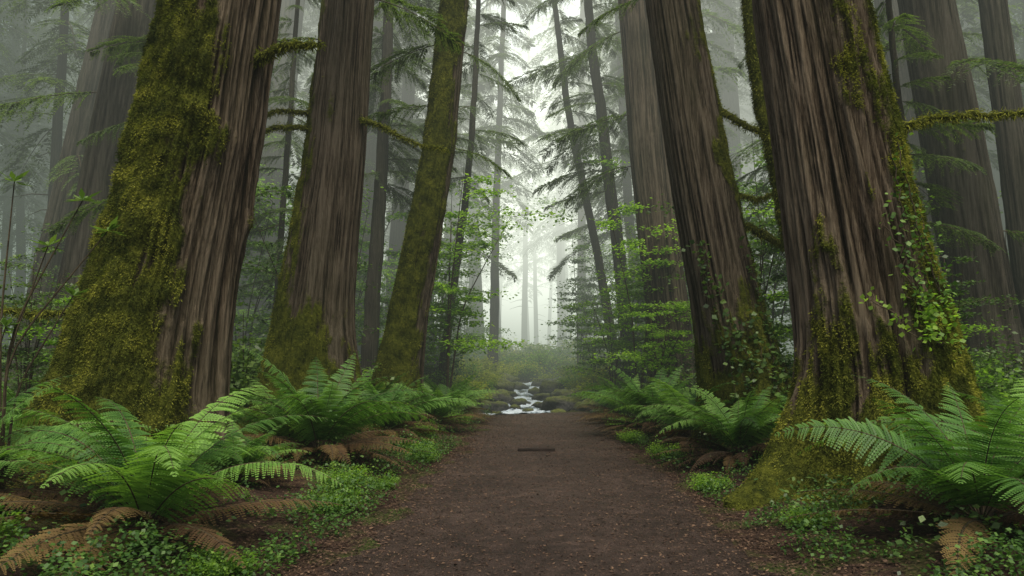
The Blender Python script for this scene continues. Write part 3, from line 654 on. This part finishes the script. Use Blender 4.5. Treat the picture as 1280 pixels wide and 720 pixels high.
MP = [maple_mesh(501, 4.5, 4, 1.3, 5000, .10, M_maple), maple_mesh(502, 3.2, 5, 1.1, 4600, .09, M_maple), maple_mesh(503, 6.5, 4, 1.7, 6500, .11, M_maple), maple_mesh(504, 5.2, 5, 1.5, 4500, .10, M_shrub)]
def maple(x, y, s, v_):
    e = add_obj('sapling', None, (x, y, h1(x, y)), (0, 0, x*3.1+y*5), s, label=('bright green' if v_ < 3 else 'dark green')+' broadleaf sapling with thin arching stems', category='sapling', group='broadleaf understory saplings')
    add_obj('trunk', MP[v_][0], parent=e); add_obj('crown', MP[v_][1], parent=e)
for a in [(-1.9, 21.8, 1.15, 2), (3.3, 24.4, 1.0, 0), (3.1, 27.6, .9, 0), (4.4, 24, 1.15, 2), (5.4, 16.5, 1.0, 3), (5.8, 23.5, 1.3, 2), (-3.3, 23.5, 1.1, 0), (-5.2, 18.5, 1.0, 3), (-7.3, 15, .7, 3), (-5.6, 25, 1.2, 2), (8, 13.5, .65, 3), (7.6, 22, 1.3, 2), (-9.5, 14.5, .6, 3), (3.9, 19.8, .9, 1),
          (-8.4, 23, 1.2, 2), (4.6, 33, 1.2, 0), (-3.4, 33, 1.2, 0), (9.5, 20, .9, 2), (-13, 23, 1., 3), (6.8, 12.6, .7, 1), (-6.4, 11.6, .7, 1), (3.7, 21.8, 1.0, 2), (2.9, 32.5, 1.1, 2),
          (-2.8, 27.5, 1.2, 2), (5.3, 28.5, 1.3, 2), (-4.6, 29, 1.3, 0), (-7.2, 28, 1.5, 2), (8.5, 28, 1.5, 2), (-12, 28, 1.6, 2), (13, 29, 1.6, 2), (-2.6, 40, 1.4, 2), (5.6, 40, 1.5, 2), (7.2, 34, 1.5, 0), (-6.3, 36, 1.5, 0), (16, 24, 1.2, 3), (-8.4, 12.9, .6, 3), (8.6, 11.2, .6, 3), (7.0, 15.5, .9, 2)]:
    maple(*a)

rg = np.random.default_rng(77); parts = []; wl_ = []
for tip in [(.25, 0, 2.75), (-.1, .1, 2.35), (.55, -.1, 2.45), (-.45, .1, 2.95), (.1, .2, 1.9), (-.3, -.1, 1.6)]:
    tip = np.array(tip); wl_.append(tip)
    parts.append(tube(smooth_poly([(-.3, 0, -.05), (-.4+tip[0]*.2, tip[1], tip[2]*.55), tip], 14), np.linspace(.016, .005, 14), 5, {'v': .3}, 1))
for tip in wl_:
    m = 15; az = np.arange(m)*2.4; el = rg.uniform(-.3, .7, m)
    d = np.stack([np.cos(az)*np.cos(el), np.sin(az)*np.cos(el), np.sin(el)], 1)*rg.uniform(.13, .2, m)[:, None]
    V, F = leaf_quads(np.repeat(tip[None], m, 0), d, norm(np.cross(d, [0, 0, 1]))*.026, m=.55)
    parts.append((V, F, {'v': np.repeat(rg.uniform(.2, .75, m), 4)}, 0))
add_obj('rhododendron_bush', make_mesh('rhododendron_bush', parts, [M_shrub, M_twig]), (-4.15, 6.6, h1(-4.15, 6.6)), label='leggy shrub with whorls of long dark leaves', category='shrub')

def climber(cx, cy, z0, z1, a0, R, N, seed, mat, label, ll=.06, sprd=.25):
    rg = np.random.default_rng(seed); K = 7; parts = []; C = []
    for k in range(K):
        zz_ = np.linspace(z0, rg.uniform(z0+.4*(z1-z0), z1), 16); aa = a0+np.cumsum(rg.normal(0, .05, 16))+rg.normal(0, sprd)
        rr_ = np.interp(zz_, R[0], R[1])+.05; xx_ = np.interp(zz_, R[0], R[2])
        p = np.stack([xx_+rr_*np.cos(aa), cy+rr_*np.sin(aa), zz_], 1)-np.array([cx, cy, z0])
        parts.append(tube(p, .006, 4, {'v': .3}, 1)); m = N//K; i_ = rg.integers(0, 16, m)
        C.append(p[i_]+rg.normal(0, .055, (m, 3))+np.stack([np.cos(aa[i_])*.05, np.sin(aa[i_])*.05, 0*i_], 1))
    V, F, col = leaf_cloud(np.concatenate(C), rg, ll, up=.3, asp=.42, colbias=.1)
    parts.insert(0, (V, F, {'v': col}, 0))
    add_obj('climbing_plant', make_mesh('climbing_plant', parts, [mat, M_twig]), (cx, cy, z0), label=label, category='climbing plant')
RE = ([1.1, 1.98, 3.71, 5.4], [.9, .80, .70, .62], [4.12, 4.02, 3.77, 3.5])
climber(4.05, 8.4, 2.1, 3.9, -1.25, RE, 330, 1, M_cover, 'small bright green creeper clinging to mossy bark', .055, .22)
climber(4.05, 8.4, 1.7, 2.5, -1.15, RE, 260, 2, M_maple, 'small bright green creeper clinging to mossy bark', .06, .28)
RD = ([0, 1.15, 2.27, 5.1], [1.0, .78, .66, .56], [4.12, 4.0, 3.78, 3.32])
climber(4.0, 13, .6, 3.7, -1.3, RD, 900, 3, M_shrub, 'dark ivy climbing a brown trunk', .09, .5)

# ------------------------------------------------------------ ground cover and litter
rg = np.random.default_rng(8)
def scatter(N, ymin, ymax, band, edge=0.0):
    y = ymin+(ymax-ymin)*rg.random(N)**1.4
    sd = np.where(rg.random(N) < .5, -1, 1); d = edge+np.abs(rg.normal(0, band, N))
    return pcx(y)+sd*(phw(y)+d), y
x, y = scatter(110000, 4, 24, 1.4, .08)
den = fbm(x*1.7, y*1.7, seed=60); k = den > .53; x, y = x[k], y[k]
P = np.stack([x, y, H(x, y)+rg.uniform(.01, .14, len(x))*(1+1.8*sst(.53, .75, den[k]))], 1)
V, F, col = leaf_cloud(P, rg, .034, up=.8, asp=.4)
add_obj('ground_cover', make_mesh('ground_cover', [(V, F, {'v': col}, 0)], [M_cover]), kind='stuff', label='low green leafy ground cover beside the path', category='ground cover')
x = rg.uniform(-14, 14, 90000); y = rg.uniform(5, 34, 90000); k = (np.abs(x-pcx(y)) > phw(y)+.5) & (fbm(x*.8, y*.8, seed=61) > .45) & (sdist(x, y) > 1.5); x, y = x[k], y[k]
P = np.stack([x, y, H(x, y)+rg.uniform(.01, .28, len(x))], 1)
V, F, col = leaf_cloud(P, rg, .06, up=.8, asp=.35)
add_obj('undergrowth', make_mesh('undergrowth', [(V, F, {'v': col}, 0)], [M_shrub]), kind='stuff', label='dark leafy undergrowth covering the forest floor', category='undergrowth')
N = 70000; y = 3.5+19*rg.random(N)**1.6; u = rg.normal(0, 1.1, N); x = pcx(y)+np.sign(u)*np.clip(phw(y)*1.05-np.abs(rg.normal(0, .45, N))+np.abs(rg.normal(0, .8, N)), 0, 9)
k = rg.random(N) < .22; x[k] = pcx(y[k])+rg.uniform(-1.7, 1.7, k.sum())
P = np.stack([x, y, H(x, y)+.016], 1); az = rg.uniform(0, 2*pi, N); L = rg.uniform(.010, .045, N)
d = np.stack([np.cos(az)*L, np.sin(az)*L, rg.uniform(-.004, .012, N)], 1); s = np.stack([-np.sin(az), np.cos(az), rg.normal(0, .3, N)], 1)*(L*rg.uniform(.06, .28, N))[:, None]
V, F = leaf_quads(P, d, s)
add_obj('leaf_litter', make_mesh('leaf_litter', [(V, F, {'v': np.repeat(rg.uniform(0, 1, N), 4)}, 0)], [M_litter]), kind='stuff', label='scattered brown needles and bark flakes', category='leaf litter')
N = 9000; y = 3.5+19*rg.random(N)**1.5; x = pcx(y)+rg.uniform(-1.8, 1.8, N); r = rg.uniform(.003, .012, N)
oc = np.array([[1, 0, 0], [0, 1, 0], [-1, 0, 0], [0, -1, 0], [0, 0, 1], [0, 0, -1]], float); of = np.array([[0, 1, 4], [1, 2, 4], [2, 3, 4], [3, 0, 4], [1, 0, 5], [2, 1, 5], [3, 2, 5], [0, 3, 5]])
V = np.stack([x, y, H(x, y)+.012], 1)[:, None]+oc[None]*r[:, None, None]*rg.uniform(.6, 1.4, (N, 6, 1))*np.array([1, 1, .6])
F = (of[None]+np.arange(N)[:, None, None]*6).reshape(-1, 3)
add_obj('pebbles', make_mesh('pebbles', [(V.reshape(-1, 3), F, {'v': np.repeat(rg.uniform(.1, .9, N), 6)}, 0)], [M_litter], True), kind='stuff', label='small pebbles and crumbs on the dirt path', category='pebbles')

for (cx_, cy_, w_) in [(.42, 13.0, .64)]:
    nx = 30; t = np.linspace(-w_/2, w_/2, nx); pr = np.array([[-.09, -.03], [-.085, .045], [-.03, .06], [.05, .055], [.09, .03], [.09, -.03]])
    zc = H(cx_+t, np.full(nx, cy_))+.004
    V = np.stack([np.repeat(t, 6), np.tile(pr[:, 0], nx)+np.repeat((fbm(t*5, t*0, seed=4)-.5)*.06, 6), np.repeat(zc, 6)+np.tile(pr[:, 1], nx)], 1)
    V[:, 1:] += (fbm(V[:, 0]*9, V[:, 1]*30, V[:, 2]*30, seed=6)-.5)[:, None]*.014
    i = np.arange(nx-1)[:, None]; j = np.arange(6)[None]
    F = np.stack([i*6+j, i*6+(j+1) % 6, (i+1)*6+(j+1) % 6, (i+1)*6+j], -1).reshape(-1, 4)
    V -= np.array([0, 0, zc.mean()])
    me = make_mesh('wooden_step', [(V, F, {}, 0), (V[:6], np.array([[0, 1, 2, 3, 4, 5]]), {}, 0), (V[-6:], np.array([[5, 4, 3, 2, 1, 0]]), {}, 0)], [M_dark])
    add_obj('wooden_step', me, (cx_, cy_, zc.mean()), label='small dark weathered log step set in the path', category='step')

# ------------------------------------------------------------ mist: one body of air around the whole place, daylight glow painted in
n = NT('mist')
tc = n.n('ShaderNodeTexCoord'); sx = n.n('ShaderNodeSeparateXYZ'); n.l(tc.outputs['Object'], sx.inputs[0])
X, Y, Z = sx.outputs
def mr(v, a, b, c, d):
    m = n.n('ShaderNodeMapRange'); m.interpolation_type = 'SMOOTHSTEP'
    n.l(v, m.inputs[0])
    for i_, q in enumerate((a, b, c, d)): m.inputs[i_+1].default_value = q
    return m.outputs[0]
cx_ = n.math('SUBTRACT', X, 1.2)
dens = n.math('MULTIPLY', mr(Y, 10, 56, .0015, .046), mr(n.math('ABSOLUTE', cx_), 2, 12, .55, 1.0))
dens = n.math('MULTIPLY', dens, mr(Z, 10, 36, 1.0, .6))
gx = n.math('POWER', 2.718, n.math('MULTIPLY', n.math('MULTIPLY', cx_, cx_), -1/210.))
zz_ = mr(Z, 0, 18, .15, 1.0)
glow_mask = n.math('MULTIPLY', gx, zz_)
mist_glow_col = n.mix(glow_mask, (.215, .265, .215), (1.85, 1.95, 1.68))  # canopy-gap light painted into the mist colour, brighter at the centre and upward
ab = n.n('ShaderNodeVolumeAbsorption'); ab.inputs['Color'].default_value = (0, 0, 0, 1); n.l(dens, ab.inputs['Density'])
em = n.n('ShaderNodeEmission'); n.l(mist_glow_col, em.inputs['Color']); n.l(dens, em.inputs['Strength'])  # emission stands in for daylight scattered by the mist
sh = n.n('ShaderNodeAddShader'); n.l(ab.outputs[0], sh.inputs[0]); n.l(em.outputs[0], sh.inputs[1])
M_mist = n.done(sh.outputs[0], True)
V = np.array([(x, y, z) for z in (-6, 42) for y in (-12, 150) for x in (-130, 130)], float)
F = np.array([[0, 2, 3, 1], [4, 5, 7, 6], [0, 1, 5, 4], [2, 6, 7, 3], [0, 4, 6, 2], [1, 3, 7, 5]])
add_obj('mist', make_mesh('mist', [(V, F, {}, 0)], [M_mist]), kind='structure', label='pale morning mist hanging in the forest, glow painted in')

# ------------------------------------------------------------ light, world, camera
EL, AZ = 66, 165
w = bpy.data.worlds.new('World'); scene.world = w; w.use_nodes = True
nt = w.node_tree; bg = nt.nodes['Background']; sky = nt.nodes.new('ShaderNodeTexSky'); sky.sky_type = 'NISHITA'; sky.sun_disc = False
sky.sun_elevation = D2R(EL); sky.sun_rotation = D2R(AZ); sky.air_density = 1.0; sky.dust_density = 5; sky.ozone_density = .3
nt.links.new(sky.outputs[0], bg.inputs[0]); bg.inputs[1].default_value = .135
sl = bpy.data.lights.new('sun', 'SUN'); sl.energy = 3.7; sl.angle = D2R(26); sl.color = (1, .94, .79)
dv = Vector((-math.sin(D2R(AZ))*math.cos(D2R(EL)), -math.cos(D2R(AZ))*math.cos(D2R(EL)), -math.sin(D2R(EL))))
so = add_obj('sun', sl, (0, 0, 40)); so.rotation_euler = dv.to_track_quat('-Z', 'Y').to_euler()
cam = bpy.data.cameras.new('camera'); cam.lens = 26; cam.sensor_width = 36; cam.clip_end = 1500; cam.clip_start = .05
co = add_obj('camera', cam, (0, 0, 1.5), (D2R(90+5.87), 0, 0)); scene.camera = co
